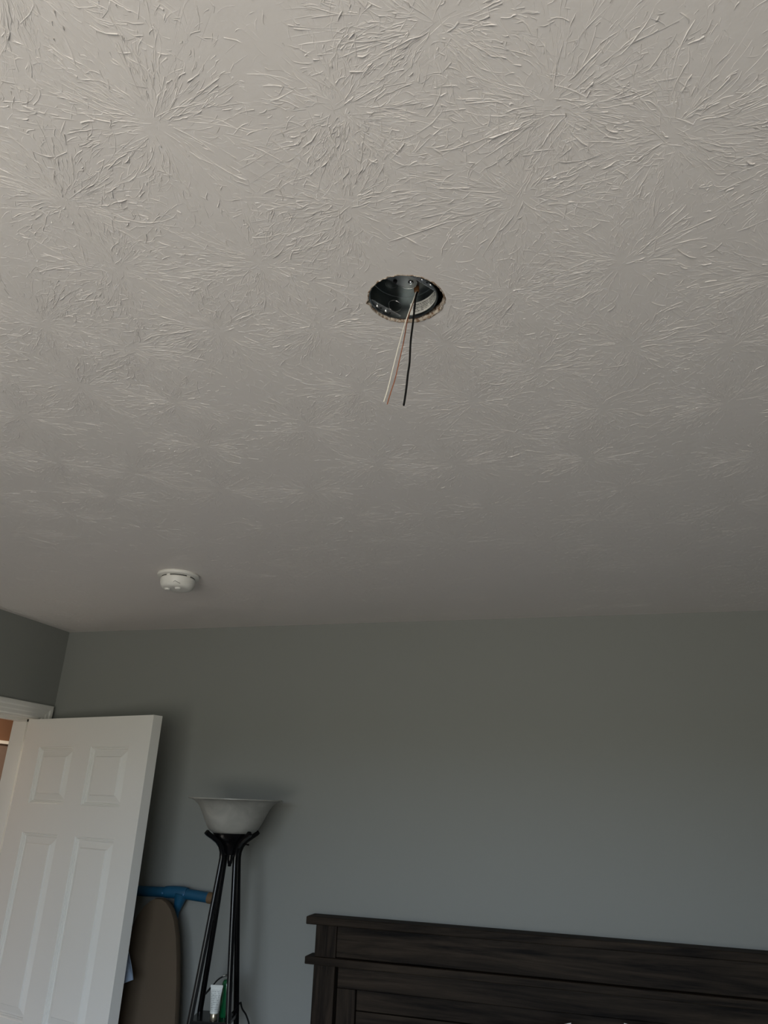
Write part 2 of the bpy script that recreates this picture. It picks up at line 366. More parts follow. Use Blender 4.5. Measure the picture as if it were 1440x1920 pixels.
# stamped plaster ridges, far too many to count
STARS = [(-0.4291,0.4906),(-0.2231,0.5236),(-0.0002,0.577),(0.1229,0.6444),(-0.2614,0.6547),(-0.0498,0.6894),(-0.1069,0.4576),
 (-0.6054,0.5624),(-0.6174,0.6866),(-0.411,0.7251),(-0.5443,0.8517),(-0.3827,0.8822),(-0.8127,0.7746),(-0.7111,0.8659),(-0.8793,0.9483),
 (-1.0703,1.0177),(-1.1384,1.2138),(-0.7723,1.211),(0.074,0.8422),(-0.0841,0.8673),(-0.199,0.9687),(0.0897,1.0354),(0.2428,1.0708),
 (-0.0593,1.0717),(-0.1813,1.1516),(0.0436,1.2307),(0.2559,1.258),(-0.1293,1.2886),(0.0152,1.4406),(-0.2645,1.409)]
def make_texture():
    rng = np.random.default_rng(3)
    stars = [np.array(s) for s in STARS]
    tries = 0
    x0, x1, y0, y1 = XL+0.03, XR-0.03, YF+0.03, YB-0.03
    while tries < 6000:
        tries += 1
        c = np.array([rng.uniform(x0, x1), rng.uniform(y0, y1)])
        if min(np.hypot(*(c-s)) for s in stars) > 0.165: stars.append(c)
    stars = np.array(stars)
    V, F, off = [], [], 0
    def strokes(N, K, c, th, r0, L, curve, wob, w, h, bead=0.0):
        """ridges that run outward from a stamp centre, a little bent and knobbly"""
        nonlocal off
        t = np.linspace(0, 1, K)[None, :]
        s_ = r0[:, None] + L[:, None]*t                              # along the ray
        lat = curve[:, None]*L[:, None]*(t**2) + np.cumsum(rng.normal(0, 1, (N, K)), 1)*wob
        ct, st = np.cos(th)[:, None], np.sin(th)[:, None]
        px = c[:, 0:1] + s_*ct - lat*st; py = c[:, 1:2] + s_*st + lat*ct
        tx = np.gradient(px, axis=1); ty = np.gradient(py, axis=1); l = np.hypot(tx, ty)+1e-9
        nx, ny = -ty/l, tx/l
        env = np.sin(PI*(0.04+0.92*t))**0.3*(0.5+0.7*rng.random((N, K)))
        env = env + bead*(np.abs(t-0.86) < 0.6/K)*rng.random((N, 1))
        env = np.clip(env, 0.04, 1.7)
        ww = w[:, None]*env; hh = h[:, None]*np.clip(env*(0.55+0.7*rng.random((N, K))), 0.04, 1.8)
        lean = (rng.random((N, 1))-0.5)*0.8
        A = np.stack([px+nx*ww, py+ny*ww, np.full_like(px, H+0.0001)], -1)
        B = np.stack([px+nx*ww*lean, py+ny*ww*lean, H-hh], -1)
        Cc = np.stack([px-nx*ww, py-ny*ww, np.full_like(px, H+0.0001)], -1)
        d = np.hypot(px-HC[0], py-HC[1])
        ok = (d.min(1) > 0.0605) & (px.min(1) > XL+0.004) & (px.max(1) < XR-0.004) & (py.min(1) > YF+0.004) & (py.max(1) < YB-0.004)
        P = np.stack([A, B, Cc], 2)[ok]                       # n,K,3,3
        n = P.shape[0]
        idx = np.arange(n*K*3).reshape(n, K, 3) + off
        q1 = np.stack([idx[:, :-1, 0], idx[:, 1:, 0], idx[:, 1:, 1], idx[:, :-1, 1]], -1).reshape(-1, 4)
        q2 = np.stack([idx[:, :-1, 1], idx[:, 1:, 1], idx[:, 1:, 2], idx[:, :-1, 2]], -1).reshape(-1, 4)
        V.append(P.reshape(-1, 3)); F.append(q1); F.append(q2); off += n*K*3
    # what the photograph shows gets full detail, the rest of the ceiling less
    for s in stars:
        view = (s[1] > -0.15) and (s[0] < 1.25) and (s[0] > -1.0-1.05*max(0, s[1]-0.2)-0.25)
        near = s[1] < 1.55
        k = 1.0 if view else 0.25
        n1 = int((230 if near else 90)*k); n2 = int((420 if near else 140)*k); n3 = int((200 if near else 50)*k) if view else 0
        hf = 1.0 if s[1] < 1.2 else max(0.5, 1.0-0.45*(s[1]-1.2))    # the plaster lies flatter toward the headboard wall
        size = rng.uniform(0.85, 1.2); na = 17
        arms = rng.uniform(0, 2*PI, na)                        # ridges bunch along the brush's bristle clumps
        for N, K, r0, L, wob, w, h, sp, cv, bead in (
                (n1, 7, rng.uniform(0.010, 0.080, n1)*size, rng.gamma(2.4, 0.0078, n1)*size+0.006, 0.00065, rng.uniform(0.0004, 0.0009, n1), (rng.gamma(2.6, 0.00013, n1)+0.00020)*hf, 0.26, 0.18, 0.8),
                (n2, 4, (0.014+0.125*rng.random(n2)**0.8)*size, rng.gamma(2.0, 0.0045, n2)+0.003, 0.0007, rng.uniform(0.00045, 0.0011, n2), (rng.gamma(2.4, 0.00015, n2)+0.00020)*hf, 0.6, 0.4, 0.9),
                (n3, 5, rng.uniform(0.008, 0.115, n3)*size, rng.gamma(2.2, 0.011, n3)+0.008, 0.0002, rng.uniform(0.0004, 0.0008, n3), rng.uniform(0.00012, 0.00036, n3), 0.4, 0.12, 0.0)):
            if N < 1: continue
            th = arms[rng.integers(0, na, N)] + rng.normal(0, sp, N)
            strokes(N, K, np.repeat(s[None, :], N, 0)+rng.normal(0, 0.006, (N, 2)), th, r0, L, rng.normal(0, cv, N), wob, w, h, bead)
    # short random flicks between the stars
    N = 28000
    c = np.stack([rng.uniform(-2.3, 1.3, N), rng.uniform(-0.1, 2.75, N)], -1)
    strokes(N, 4, c, rng.uniform(0, 2*PI, N), np.full(N, 0.0), rng.uniform(0.003, 0.016, N), rng.normal(0, 0.5, N), 0.0008, rng.uniform(0.0005, 0.0011, N), rng.uniform(0.0002, 0.0005, N))
    V = np.concatenate(V).astype(np.float32); F = np.concatenate(F).astype(np.int32)
    me = bpy.data.meshes.new('plaster_texture')
    me.vertices.add(len(V)); me.vertices.foreach_set('co', V.ravel())
    me.loops.add(F.size); me.loops.foreach_set('vertex_index', F.ravel())
    me.polygons.add(len(F)); me.polygons.foreach_set('loop_start', np.arange(0, F.size, 4, dtype=np.int32))
    me.polygons.foreach_set('use_smooth', np.ones(len(F), dtype=bool))
    me.update(calc_edges=True); me.materials.append(CEIL)
    o = bpy.data.objects.new('plaster_texture', me); COL.objects.link(o); o.parent = ceil
    tag(o, 'raised starburst plaster ridges', kind='stuff')
make_texture()

# ------------------------------------------------------------------ doorway, jamb, casing, hall
jamb = boxes('trim_1', [(XL-T-0.002, XL+0.002, DJ1, DJ1+0.02, 0, DZ+0.02)], WHITE)
tag(jamb, 'white painted door jamb and moulded casing round the doorway', 'door trim', kind='structure')
boxes('jamb_latch_side', [(XL-T-0.002, XL+0.002, DJ0-0.02, DJ0, 0, DZ+0.02)], WHITE, jamb)
boxes('jamb_head', [(XL-T-0.002, XL+0.002, DJ0-0.02, DJ1+0.02, DZ, DZ+0.02)], WHITE, jamb)
boxes('door_stop', [(XL-T+0.045, XL-0.050, DJ0, DJ1, DZ-0.011, DZ), (XL-T+0.045, XL-0.050, DJ0, DJ0+0.011, 0, DZ), (XL-T+0.045, XL-0.050, DJ1-0.011, DJ1, 0, DZ)], WHITE, jamb)
CP = [(0, 0.006), (0.004, 0.010), (0.016, 0.0105), (0.021, 0.013), (0.034, 0.0135), (0.040, 0.017), (0.052, 0.018), (0.057, 0.016), (0.057, 0)]
def casing_piece(name, a, b, mitre_a, mitre_b, axis):
    """profile runs from the opening outward; axis 'head' lies along y at the top, 'leg' stands up"""
    vs, fs = [], []
    for end, (p, mt) in enumerate(((a, mitre_a), (b, mitre_b))):
        for d, t in [(0, 0)]+CP:
            if axis == 'head': vs.append((XL+t, p+mt*d, DZ+0.005+d))
            else: vs.append((XL+t, a+b*0+0 if False else axis_y+sgn*d, p+mt*d))
    n = len(CP)+1
    for k in range(n): fs.append((k, (k+1) % n, n+(k+1) % n, n+k))
    fs.append(tuple(range(n))); fs.append(tuple(range(n, 2*n)))
    return obj(name, vs, fs, WHITE, jamb)
CY1 = DJ1+0.004; CY0 = DJ0-0.005
casing_piece('casing_head', CY0, CY1, -1, 1, 'head')
axis_y, sgn = CY1, 1
casing_piece('casing_leg', 0.0, DZ+0.005, 0, 1, 'leg')
axis_y, sgn = CY0, -1
casing_piece('casing_leg', 0.0, DZ+0.005, 0, 1, 'leg')

# hall beyond the doorway
HX = -3.5; HY0, HY1 = 0.9, 5.0; XH = XL-T
hf = boxes('floor_hall', [(HX-0.1, XH, HY0, HY1, -0.08, 0)], CARPET)
tag(hf, 'hallway floor beyond the open doorway', 'floor', kind='structure')
hz = 2.014
hw = boxes('wall_hall', [(HX-0.1, HX, HY0-0.1, HY1+0.1, hz, ZTOP)], HALLBROWN)
tag(hw, 'brown upper hallway wall seen through the doorway', 'wall', kind='structure')
boxes('lower_wall', [(HX-0.1, HX, HY0-0.1, HY1+0.1, -0.08, hz)], HALLTAN, hw)
rail = boxes('trim_2', [(HX, HX+0.014, HY0, HY1, hz-0.009, hz+0.009)], mat('rail_gloss', (0.86, 0.83, 0.75), 0.4))
tag(rail, 'narrow white picture rail on the hallway wall', 'wall trim', kind='structure')
he = boxes('wall_hall_end', [(HX-0.1, XH, HY1, HY1+0.1, -0.08, ZTOP), (HX-0.1, XH, HY0-0.1, HY0, -0.08, ZTOP),
                             (XH, XL, YB+T, HY1+0.1, -0.08, ZTOP)], HALLTAN)
tag(he, 'taupe end wall of the hallway', 'wall', kind='structure')
hc = boxes('ceiling_hall', [(HX-0.1, XH, HY0-0.1, HY1+0.1, H, H+0.05)], CEIL)
tag(hc, 'plain hallway ceiling beyond the doorway', 'ceiling', kind='structure')
def make_hall_fill():  # unseen lamp added to light the hallway walls
    t = thing('hall_fill_light', (-2.95, 2.9, H), 'added unseen fill light under the hallway ceiling', 'lamp')
    lathe('fill_light_base', [(0, 0), (0.15, 0), (0.15, -0.02), (0.0, -0.02)], WHITE, t, 32)
    l = bpy.data.lights.new('fill_light', 'AREA'); l.shape = 'DISK'; l.size = 0.26; l.energy = 34; l.color = (1.0, 0.86, 0.70)
    o = bpy.data.objects.new('fill_light', l); COL.objects.link(o); o.parent = t; o.location = (0, 0, -0.03)
make_hall_fill()

# ------------------------------------------------------------------ the six-panel door
def make_door():
    W, DH, TH = 0.7608, 2.02, 0.044
    a = math.radians(75.318)
    hx, hy = -2.3668, 2.6839
    M = Matrix(((math.sin(a), math.cos(a), 0, hx), (-math.cos(a), math.sin(a), 0, hy), (0, 0, 1, 0.011), (0, 0, 0, 1)))
    s, m, w = 0.1096, 0.1042, 0.2187
    us = [0, s, s+w, s+w+m, s+2*w+m, W]
    zt = DH
    z = [zt, zt-0.1135, zt-0.1135-0.2155, zt-0.4381, 0.972, 0.83, 0.24, 0]
    z = z[::-1]                                          # ascending; panel rows are the odd cells 1,3,5
    open_ = {(i, j) for i in (1, 3) for j in (1, 3, 5)}
    bm = bmesh.new()
    def quad(p):
        bm.faces.new([bm.verts.new(q) for q in p])
    for i in range(5):
        for j in range(7):
            if (i, j) in open_: continue
            x0, x1, z0, z1 = us[i], us[i+1], z[j], z[j+1]
            for y in (0, TH): quad([(x0, y, z0), (x1, y, z0), (x1, y, z1), (x0, y, z1)])
    for x in (0, W): quad([(x, 0, 0), (x, TH, 0), (x, TH, DH), (x, 0, DH)])
    for zz in (0, DH): quad([(0, 0, zz), (W, 0, zz), (W, TH, zz), (0, TH, zz)])
    bmesh.ops.remove_doubles(bm, verts=bm.verts, dist=1e-5)
    es = [e for e in bm.edges if abs(e.verts[0].co.x-e.verts[1].co.x) < 1e-6 and abs(e.verts[0].co.y-e.verts[1].co.y) < 1e-6 and abs(e.verts[0].co.x-W) < 1e-6]
    bmesh.ops.bevel(bm, geom=es, offset=0.0018, segments=2, affect='EDGES')
    d = from_bm('door_1', bm, WHITE)
    d.matrix_world = M
    tag(d, 'white six-panel door standing open in front of the ironing board', 'door', kind='structure')
    prof = [(0, 0.0), (0.0018, 0.0036), (0.0050, 0.0034), (0.0066, 0.0076), (0.0100, 0.0074), (0.0116, 0.0122), (0.0150, 0.0130),
            (0.0350, 0.0068), (0.0358, 0.0068), (0.0388, 0.0014), (0.0398, 0.0010)]
    def panel(x0, x1, z0, z1):
        vs, fs = [], []
        for side in (0, 1):
            b = len(vs)
            for ins, dep in prof:
                y = dep if side == 0 else TH-dep
                vs.extend([(x0+ins, y, z0+ins), (x1-ins, y, z0+ins), (x1-ins, y, z1-ins), (x0+ins, y, z1-ins)])
            for k in range(len(prof)-1):
                for c in range(4):
                    c2 = (c+1) % 4
                    fs.append((b+4*k+c, b+4*k+c2, b+4*k+4+c2, b+4*k+4+c))
            k = len(prof)-1; fs.append((b+4*k, b+4*k+1, b+4*k+2, b+4*k+3))
        o = obj('panel', vs, fs, WHITE, d)
    for i, j in sorted(open_): panel(us[i], us[i+1], z[j], z[j+1])
    for zz in (0.25, 1.02, 1.80):
        tube('hinge', [(-0.004, TH+0.004, zz-0.045), (-0.004, TH+0.004, zz+0.045)], 0.006, STEEL, d, 10)
    k = lathe('door_knob', [(0, 0.062), (0.018, 0.060), (0.026, 0.048), (0.024, 0.036), (0.011, 0.028), (0.010, 0.010), (0.03, 0.008), (0.032, 0.0)], STEEL, d, 24)
    k.matrix_local = Matrix.Translation((W-0.065, 0, 0.90)) @ Matrix.Rotation(PI/2, 4, 'X')
    # a hook on the far face
    tube('hook', [(W-0.110, TH, 1.28), (W-0.110, TH+0.03, 1.275), (W-0.110, TH+0.045, 1.295)], 0.005, STEEL, d, 8)
    return d
door = make_door()

# light blue cloth hanging from the hook behind the door
def make_cloth():
    a = math.radians(75.318); u = Vector((math.sin(a), -math.cos(a), 0)); n = Vector((math.cos(a), math.sin(a), 0))
    o0 = Vector((-2.3668, 2.6839, 0)) + u*(0.7608-0.110) + n*(0.044+0.04)
    vs, fs = [], []; nu, nv = 26, 18; th = 0.003
    for side in (0, 1):
        for j in range(nv+1):
            v = j/nv
            for i in range(nu+1):
                t = i/nu*2-1
                half = 0.008 + 0.080*v**0.75
                x = t*half + 0.018*v
                y = 0.010*math.sin(t*7+v*2)*v + 0.003*math.sin(t*17)*v
                zz = 1.302 - 0.170*v + 0.012*t*v - 0.012*math.cos(t*3)*v
                p = o0 + u*x + n*(y + (th if side else 0)); vs.append((p.x, p.y, zz))
    n1 = nu+1; N = n1*(nv+1)
    for s_ in (0, 1):
        for j in range(nv):
            for i in range(nu):
                b = s_*N + j*n1 + i; fs.append((b, b+1, b+1+n1, b+n1))
    ring = [i for i in range(n1)] + [j*n1+nu for j in range(1, nv+1)] + [nv*n1+i for i in range(nu-1, -1, -1)] + [j*n1 for j in range(nv-1, 0, -1)]
    for k in range(len(ring)):
        p, q = ring[k], ring[(k+1) % len(ring)]; fs.append((p, q, q+N, p+N))
    o = obj('hanging_cloth', vs, fs, CLOTH, None, True)
    tag(o, 'light blue cloth hanging behind the open white door', 'cloth')
make_cloth()

# ------------------------------------------------------------------ electrical box in the ceiling hole
def make_box():
    Z0 = 0.0035; DEP = 0.0395; R = 0.0508
    t = thing('electrical_box', (BC[0], BC[1], H), 'round galvanised metal electrical box set in the ceiling hole', 'electrical box')
    lathe('box_wall', [(R-0.0016, Z0), (R, Z0-0.0004), (R+0.0004, Z0+0.001), (R+0.0002, Z0+DEP+0.0016), (R-0.0016, Z0+DEP+0.0016), (R-0.0016, Z0)], GALV, t, 72)
    lathe('box_back', [(0, Z0+DEP), (R-0.0022, Z0+DEP), (R-0.0012, Z0+DEP-0.001), (R-0.0012, Z0+DEP+0.0014), (0, Z0+DEP+0.0014)], GALV, t, 64)
    # mounting ears: circular segments at the mouth
    for deg in (146, -34):
        vs, fs = [], []; c0 = 0.0395; half = math.acos(c0/(R-0.0014)); n = 20
        zs = (Z0+0.0035, Z0+0.0048)
        for zz in zs:
            for i in range(n+1):
                q = math.radians(deg) - half + 2*half*i/n
                vs.append(((R-0.0014)*math.cos(q), (R-0.0014)*math.sin(q), zz))
        n1 = n+1
        fs.append(tuple(range(n1))); fs.append(tuple(range(n1, 2*n1)))
        for i in range(n): fs.append((i, i+1, n1+i+1, n1+i))
        fs.append((0, n, n1+n, n1))
        ear = obj('mounting_ear', vs, fs, mat('pale_zinc_plate', (0.42, 0.43, 0.42), 0.42, metal=1.0, noise=(90, 0.2)), t)
        # lip bent upward along the chord
        q = math.radians(deg); ux, uy = math.cos(q), math.sin(q); hl = c0*math.tan(half)*0.98
        tube('ear_lip', [(c0*ux-uy*e, c0*uy+ux*e, Z0+0.004) for e in (-hl, hl)], 0.0011, STEEL, ear, 8)
        for e, kind in ((-0.012, 0), (-0.004, 1), (0.006, 0), (0.013, 1)):
            x, y = (c0+0.0055)*ux-uy*e, (c0+0.0055)*uy+ux*e
            if kind: lathe('screw', [(0, -0.0018), (0.0016, -0.0016), (0.0024, -0.0006), (0.0024, 0.001), (0, 0.001)], STEEL, ear, 14, (x, y, Z0+0.003))
            else: lathe('screw_hole', [(0, -0.0002), (0.0019, -0.0002), (0.0019, 0.0005), (0, 0.0005)], SLOT, ear, 14, (x, y, Z0+0.0033))
    # clamp plate on the back of the box, rounded at its free end
    zb = Z0+DEP
    vs, fs = [], []
    out = [(-0.030, -0.016), (-0.0245, -0.0081), (-0.0123, 0.0084), (-0.0050, 0.0180), (-0.0014, 0.0207), (0.0040, 0.0222), (0.0095, 0.0212), (0.0140, 0.0185),
           (0.0163, 0.0150), (0.0174, 0.0100), (0.0172, 0.0050), (0.0140, -0.0010), (0.0084, -0.0090), (-0.004, -0.026), (-0.012, -0.034)]
    n = len(out)
    for zz in (zb-0.0065, zb-0.0048): vs += [(x, y, zz) for x, y in out]
    fs = [tuple(range(n)), tuple(range(n, 2*n))] + [(i, (i+1) % n, n+(i+1) % n, n+i) for i in range(n)]
    cp = obj('clamp_plate', vs, fs, mat('pale_zinc_plate', (0.42, 0.43, 0.42), 0.42, metal=1.0, noise=(90, 0.2)), t)
    tube('plate_lip', [(x, y, zb-0.0062) for x, y in out[1:10]], 0.0008, STEEL, cp, 6)
    lathe('clamp_post', [(0, -0.006), (0.004, -0.006), (0.004, 0), (0, 0)], GALV, cp, 12, (0.0085, 0.0084, zb))
    lathe('screw', [(0, -0.0022), (0.0022, -0.002), (0.0034, -0.0006), (0.0034, 0.0006), (0, 0.0006)], STEEL, cp, 16, (0.0085, 0.0084, zb-0.007))
    lathe('screw_hole', [(0.0022, -0.0004), (0.0040, -0.0006), (0.0044, 0.0004), (0.0022, 0.0004)], SLOT, cp, 18, (0.0085, 0.0084, zb-0.0066))
    lathe('screw', [(0, -0.004), (0.0022, -0.0035), (0.0032, -0.001), (0.0032, 0.002), (0, 0.002)], SLOT, cp, 14, (-0.0133, -0.0005, zb-0.0066))
    # round knock-outs pressed in the wall and the back
    for az, zc, rr in ((121, Z0+0.021, 0.0105), (200, Z0+0.02, 0.0105)):
        pts = []
        for i in range(33):
            q = 2*PI*i/32; al = math.radians(az) + rr*math.cos(q)/R
            pts.append(((R-0.0016)*math.cos(al), (R-0.0016)*math.sin(al), zc+rr*math.sin(q)))
        tube('knockout_ring', pts, 0.0005, STEEL, t, 6, caps=False)
    lathe('knockout', [(0.0098, 0.0), (0.0104, -0.0005), (0.011, 0.0)], GALV, t, 32, (-0.022, 0.012, zb-0.0001))
    # paper label on the inside of the wall
    vs, fs, uvs = [], [], []; n = 20; r = R-0.0019
    a0, a1 = math.radians(93), math.radians(20)
    for i in range(n+1):
        al = a0+(a1-a0)*i/n
        for k, zz in enumerate((Z0+0.0045, Z0+0.0265)): vs.append((r*math.cos(al), r*math.sin(al), zz)); uvs.append((i/n, k))
    fs = [(2*i, 2*i+2, 2*i+3, 2*i+1) for i in range(n)]
    lab = obj('paper_label', vs, fs, LABELM, t, True)
    ul = lab.data.uv_layers.new(name='UVMap')
    for lp in lab.data.loops: ul.data[lp.index].uv = uvs[lp.vertex_index]
    tag(lab, 'pale paper label with lines of small black print')
    # cable bushing
    bx, by = -0.2247-BC[0], 0.874-BC[1]
    lathe('cable_bushing', [(0, -0.004), (0.0024, -0.0042), (0.0038, -0.0030), (0.0043, 0.001), (0.0040, 0.0065), (0, 0.0065)], ORANGE, t, 18, (bx, by, zb-0.0055))
make_box()

WIRES = {
 'white': [(-0.2247,0.874,2.4754),(-0.2277,0.8703,2.4591),(-0.2371,0.8667,2.4219),(-0.2453,0.863,2.3797),(-0.2533,0.8593,2.3325),(-0.259,0.8557,2.2953),(-0.2631,0.852,2.2727)],
 'copper': [(-0.2240,0.875,2.4754),(-0.2285,0.8712,2.4538),(-0.2361,0.8680,2.4196),(-0.24,0.8646,2.38),(-0.2447,0.8614,2.3462),(-0.2493,0.8583,2.3133),(-0.254,0.8551,2.2899),(-0.2578,0.852,2.2686)],
 'black': [(-0.2232,0.874,2.4744),(-0.2253,0.8709,2.4591),(-0.227,0.8677,2.418),(-0.2294,0.8646,2.3783),(-0.2294,0.8614,2.3394),(-0.2305,0.8583,2.3195),(-0.232,0.8551,2.287),(-0.2337,0.852,2.2638)]}
for k, m, r, lab in (('white', WIREW, 0.0009, 'white insulated wire hanging from the ceiling box'),
                     ('copper', COPPER, 0.0008, 'bare copper wire hanging from the ceiling box'),
                     ('black', RUBBER, 0.0015, 'black insulated wire hanging from the ceiling box')):
    tag(tube('electrical_wire', spline(WIRES[k], 5), r, m, None, 10), lab, 'wire', 'wires hanging from the ceiling box')

# ------------------------------------------------------------------ smoke detector
def make_smoke():
    t = thing('smoke_detector', (-1.336, 2.064, H), 'round white smoke detector fixed to the ceiling', 'smoke detector')
    lathe('base_plate', [(0, 0), (0.068, 0), (0.070, -0.004), (0.068, -0.009), (0.060, -0.012), (0.0, -0.012)], PLASTIC, t, 56)
    lathe('vent_gap', [(0.0, -0.012), (0.0545, -0.012), (0.0545, -0.0155), (0, -0.0155)], SLOT, t, 48)
    for i in range(5):
        q = math.radians(32+i*72)
        b = boxes('vent_bridge', [(-0.006, 0.006, 0.047, 0.0562, -0.0158, -0.0118)], PLASTIC, t); b.rotation_euler = (0, 0, q)
    lathe('cover', [(0.0, -0.0152), (0.055, -0.0152), (0.0575, -0.0185), (0.0565, -0.032), (0.0525, -0.044), (0.046, -0.0495), (0.036, -0.051), (0, -0.051)], PLASTIC, t, 56)
    lathe('test_button', [(0.0, -0.056), (0.008, -0.0555), (0.0105, -0.053), (0.011, -0.050), (0, -0.050)], PLASTIC, t, 24, (0.016, -0.018, 0))
    lathe('sounder_cap', [(0.0, -0.0565), (0.007, -0.056), (0.009, -0.053), (0.0095, -0.050), (0, -0.050)], PLASTIC, t, 24, (-0.024, -0.018, 0))
    tube('raised_chevron', [(0.010, -0.0495, -0.043), (0.022, -0.0515, -0.036), (0.036, -0.0405, -0.043)], 0.0012, mat('grey_mark', (0.35, 0.35, 0.33), 0.6), t, 6)
    o = lathe('indicator_light', [(0, -0.0015), (0.0015, -0.001), (0.002, 0)], SLOT, t, 10)
    o.location = (0.002, -0.0565, -0.019); o.rotation_euler = (PI/2, 0, 0)
make_smoke()

# ------------------------------------------------------------------ floor lamp
LC = (-1.2951, 2.58)
def make_lamp():
    th = math.radians(14.275)
    t = thing('floor_lamp', (LC[0], LC[1], 0), 'black four-legged torchiere floor lamp with a frosted glass bowl shade', 'lamp', rotz=th)
    lathe('lamp_shade', [(0.0, 1.6285), (0.056, 1.6290), (0.072, 1.6330), (0.083, 1.6400), (0.092, 1.6510), (0.1005, 1.6660), (0.1085, 1.6820), (0.1165, 1.6980), (0.1245, 1.7130), (0.1340, 1.7265), (0.1470, 1.7370), (0.1580, 1.7415), (0.1680, 1.7430),
                         (0.1680, 1.7465), (0.1560, 1.7450), (0.1440, 1.7400), (0.1305, 1.7295), (0.1205, 1.7150), (0.1125, 1.6995), (0.1045, 1.6835), (0.0965, 1.6680), (0.088, 1.6540), (0.079, 1.6435), (0.069, 1.6370), (0.054, 1.6330), (0, 1.6325)], ALAB, t, 72, smooth=60)
    lathe('holder', [(0, 1.560), (0.020, 1.562), (0.024, 1.575), (0.030, 1.590), (0.046, 1.606), (0.066, 1.622), (0.071, 1.632), (0.069, 1.634), (0.060, 1.6275), (0, 1.6275)], BLACK, t, 40)
    lathe('centre_tube', [(0, 1.524), (0.0055, 1.525), (0.0065, 1.533), (0.0085, 1.535), (0.0095, 1.545), (0.0095, 1.570), (0, 1.570)], BLACK, t, 20)
    for i in range(4):
        q = PI/4 + PI/2*i; c, s = math.cos(q), math.sin(q)
        path = [(0.213, 0.0), (0.150, 0.54), (0.0862, 1.0865), (0.060, 1.31), (0.0365, 1.525), (0.034, 1.552), (0.0355, 1.572), (0.043, 1.590), (0.058, 1.606), (0.080, 1.619), (0.100, 1.630), (0.1075, 1.6365)]
        tube('leg', [(r*c, r*s, z) for r, z in path], 0.0092, BLACK, t, 8, smooth=20, ref=(-s, c, 0), angles=[PI/4+PI/2*k+e for k in range(4) for e in (-0.17, 0.17)])
    def shelf(zc, a, th_):
        return boxes('shelf', [(-a, a, -a, a, zc-th_, zc)], BLACK, t, bev=0.002)
    shelf(1.080, 0.066, 0.012)
    shelf(0.50, 0.112, 0.012)
    tube('switch_stick', spline([(0.018, -0.012, 1.598), (0.045, -0.014, 1.5985), (0.066, -0.020, 1.597)], 3), [0.0016]*3+[0.0016, 0.0016, 0.0026, 0.0030], BLACK, t, 8)
    tube('power_cord', spline([(0.070, 0.078, 1.105), (0.076, 0.086, 1.085), (0.092, 0.094, 1.062), (0.106, 0.098, 1.02), (0.120, 0.10, 0.90), (0.150, 0.11, 0.5), (0.175, 0.13, 0.004)], 5), 0.0028, RUBBER, t, 8)
    tube('cord_loop', spline([(0.055, 0.03, 1.086), (0.062, 0.05, 1.094), (0.068, 0.07, 1.104), (0.071, 0.079, 1.104)], 5), 0.0028, RUBBER, t, 8)
make_lamp()

# small things on the lamp's shelf
SZ = 1.080
def make_bottle():
    x, y = -1.2615, 2.590
    t = thing('spray_bottle', (x, y, SZ), 'dark green plastic bottle with a black strap on the lamp shelf', 'bottle')
    lathe('bottle_body', [(0, 0), (0.0165, 0.0), (0.018, 0.003), (0.018, 0.088), (0.0165, 0.098), (0.0130, 0.1045), (0, 0.1065)], GREEN, t, 32, smooth=60)
    lathe('bottle_cap', [(0, 0.120), (0.0030, 0.119), (0.0040, 0.112), (0.0040, 0.105), (0, 0.105)], BLACK, t, 16)
    tube('strap', spline([(0.004, -0.012, 0.121), (-0.010, -0.014, 0.116), (-0.026, -0.022, 0.106), (-0.036, -0.032, 0.092), (-0.044, -0.046, 0.080), (-0.050, -0.052, 0.070), (-0.0465, -0.054, 0.072), (-0.036, -0.040, 0.088)], 6), 0.0024, RUBBER, t, 8)
    tube('strap_clip', [(0.012, -0.010, 0.1225), (-0.001, -0.014, 0.1195)], 0.0032, BLACK, t, 8)
    tube('strap_link', [(-0.003, -0.0145, 0.1195), (-0.012, -0.0165, 0.1165)], 0.0022, STEEL, t, 8)
make_bottle()
def make_tube():
    x, y = -1.275, 2.540
    t = thing('cream_tube', (x, y, SZ), 'small white squeeze tube standing on its gold cap on the lamp shelf', 'tube', rotz=math.radians(14))
    lathe('cap', [(0, 0), (0.0112, 0), (0.0116, 0.001), (0.0116, 0.0185), (0.0108, 0.0195), (0, 0.0195)], GOLD, t, 28)
    vs, fs, uvs = [], [], []; n = 32; K = 12; L = 0.071
    for k in range(K+1):
        v = k/K; a = 0.0135 + 0.0065*v**1.3; b = 0.0135*(1-v)**0.75 + 0.0011
        for i in range(n):
            q = 2*PI*i/n; vs.append((a*math.cos(q), b*math.sin(q), 0.0195+L*v)); uvs.append((0.5+0.5*math.cos(q), v))
    for k in range(K):
        for i in range(n): j = (i+1) % n; fs.append((k*n+i, k*n+j, (k+1)*n+j, (k+1)*n+i))
    fs.append(tuple(range(n))); fs.append(tuple(K*n+i for i in range(n)))
    o = obj('tube_body', vs, fs, TUBEM, t, 70)
    ul = o.data.uv_layers.new(name='UVMap')
    for lp in o.data.loops: ul.data[lp.index].uv = uvs[lp.vertex_index]
    boxes('crimp', [(-0.0203, 0.0203, -0.0011, 0.0011, 0.0900, 0.0970)], mat('tube_crimp', (0.62, 0.65, 0.62), 0.5), t)
make_tube()

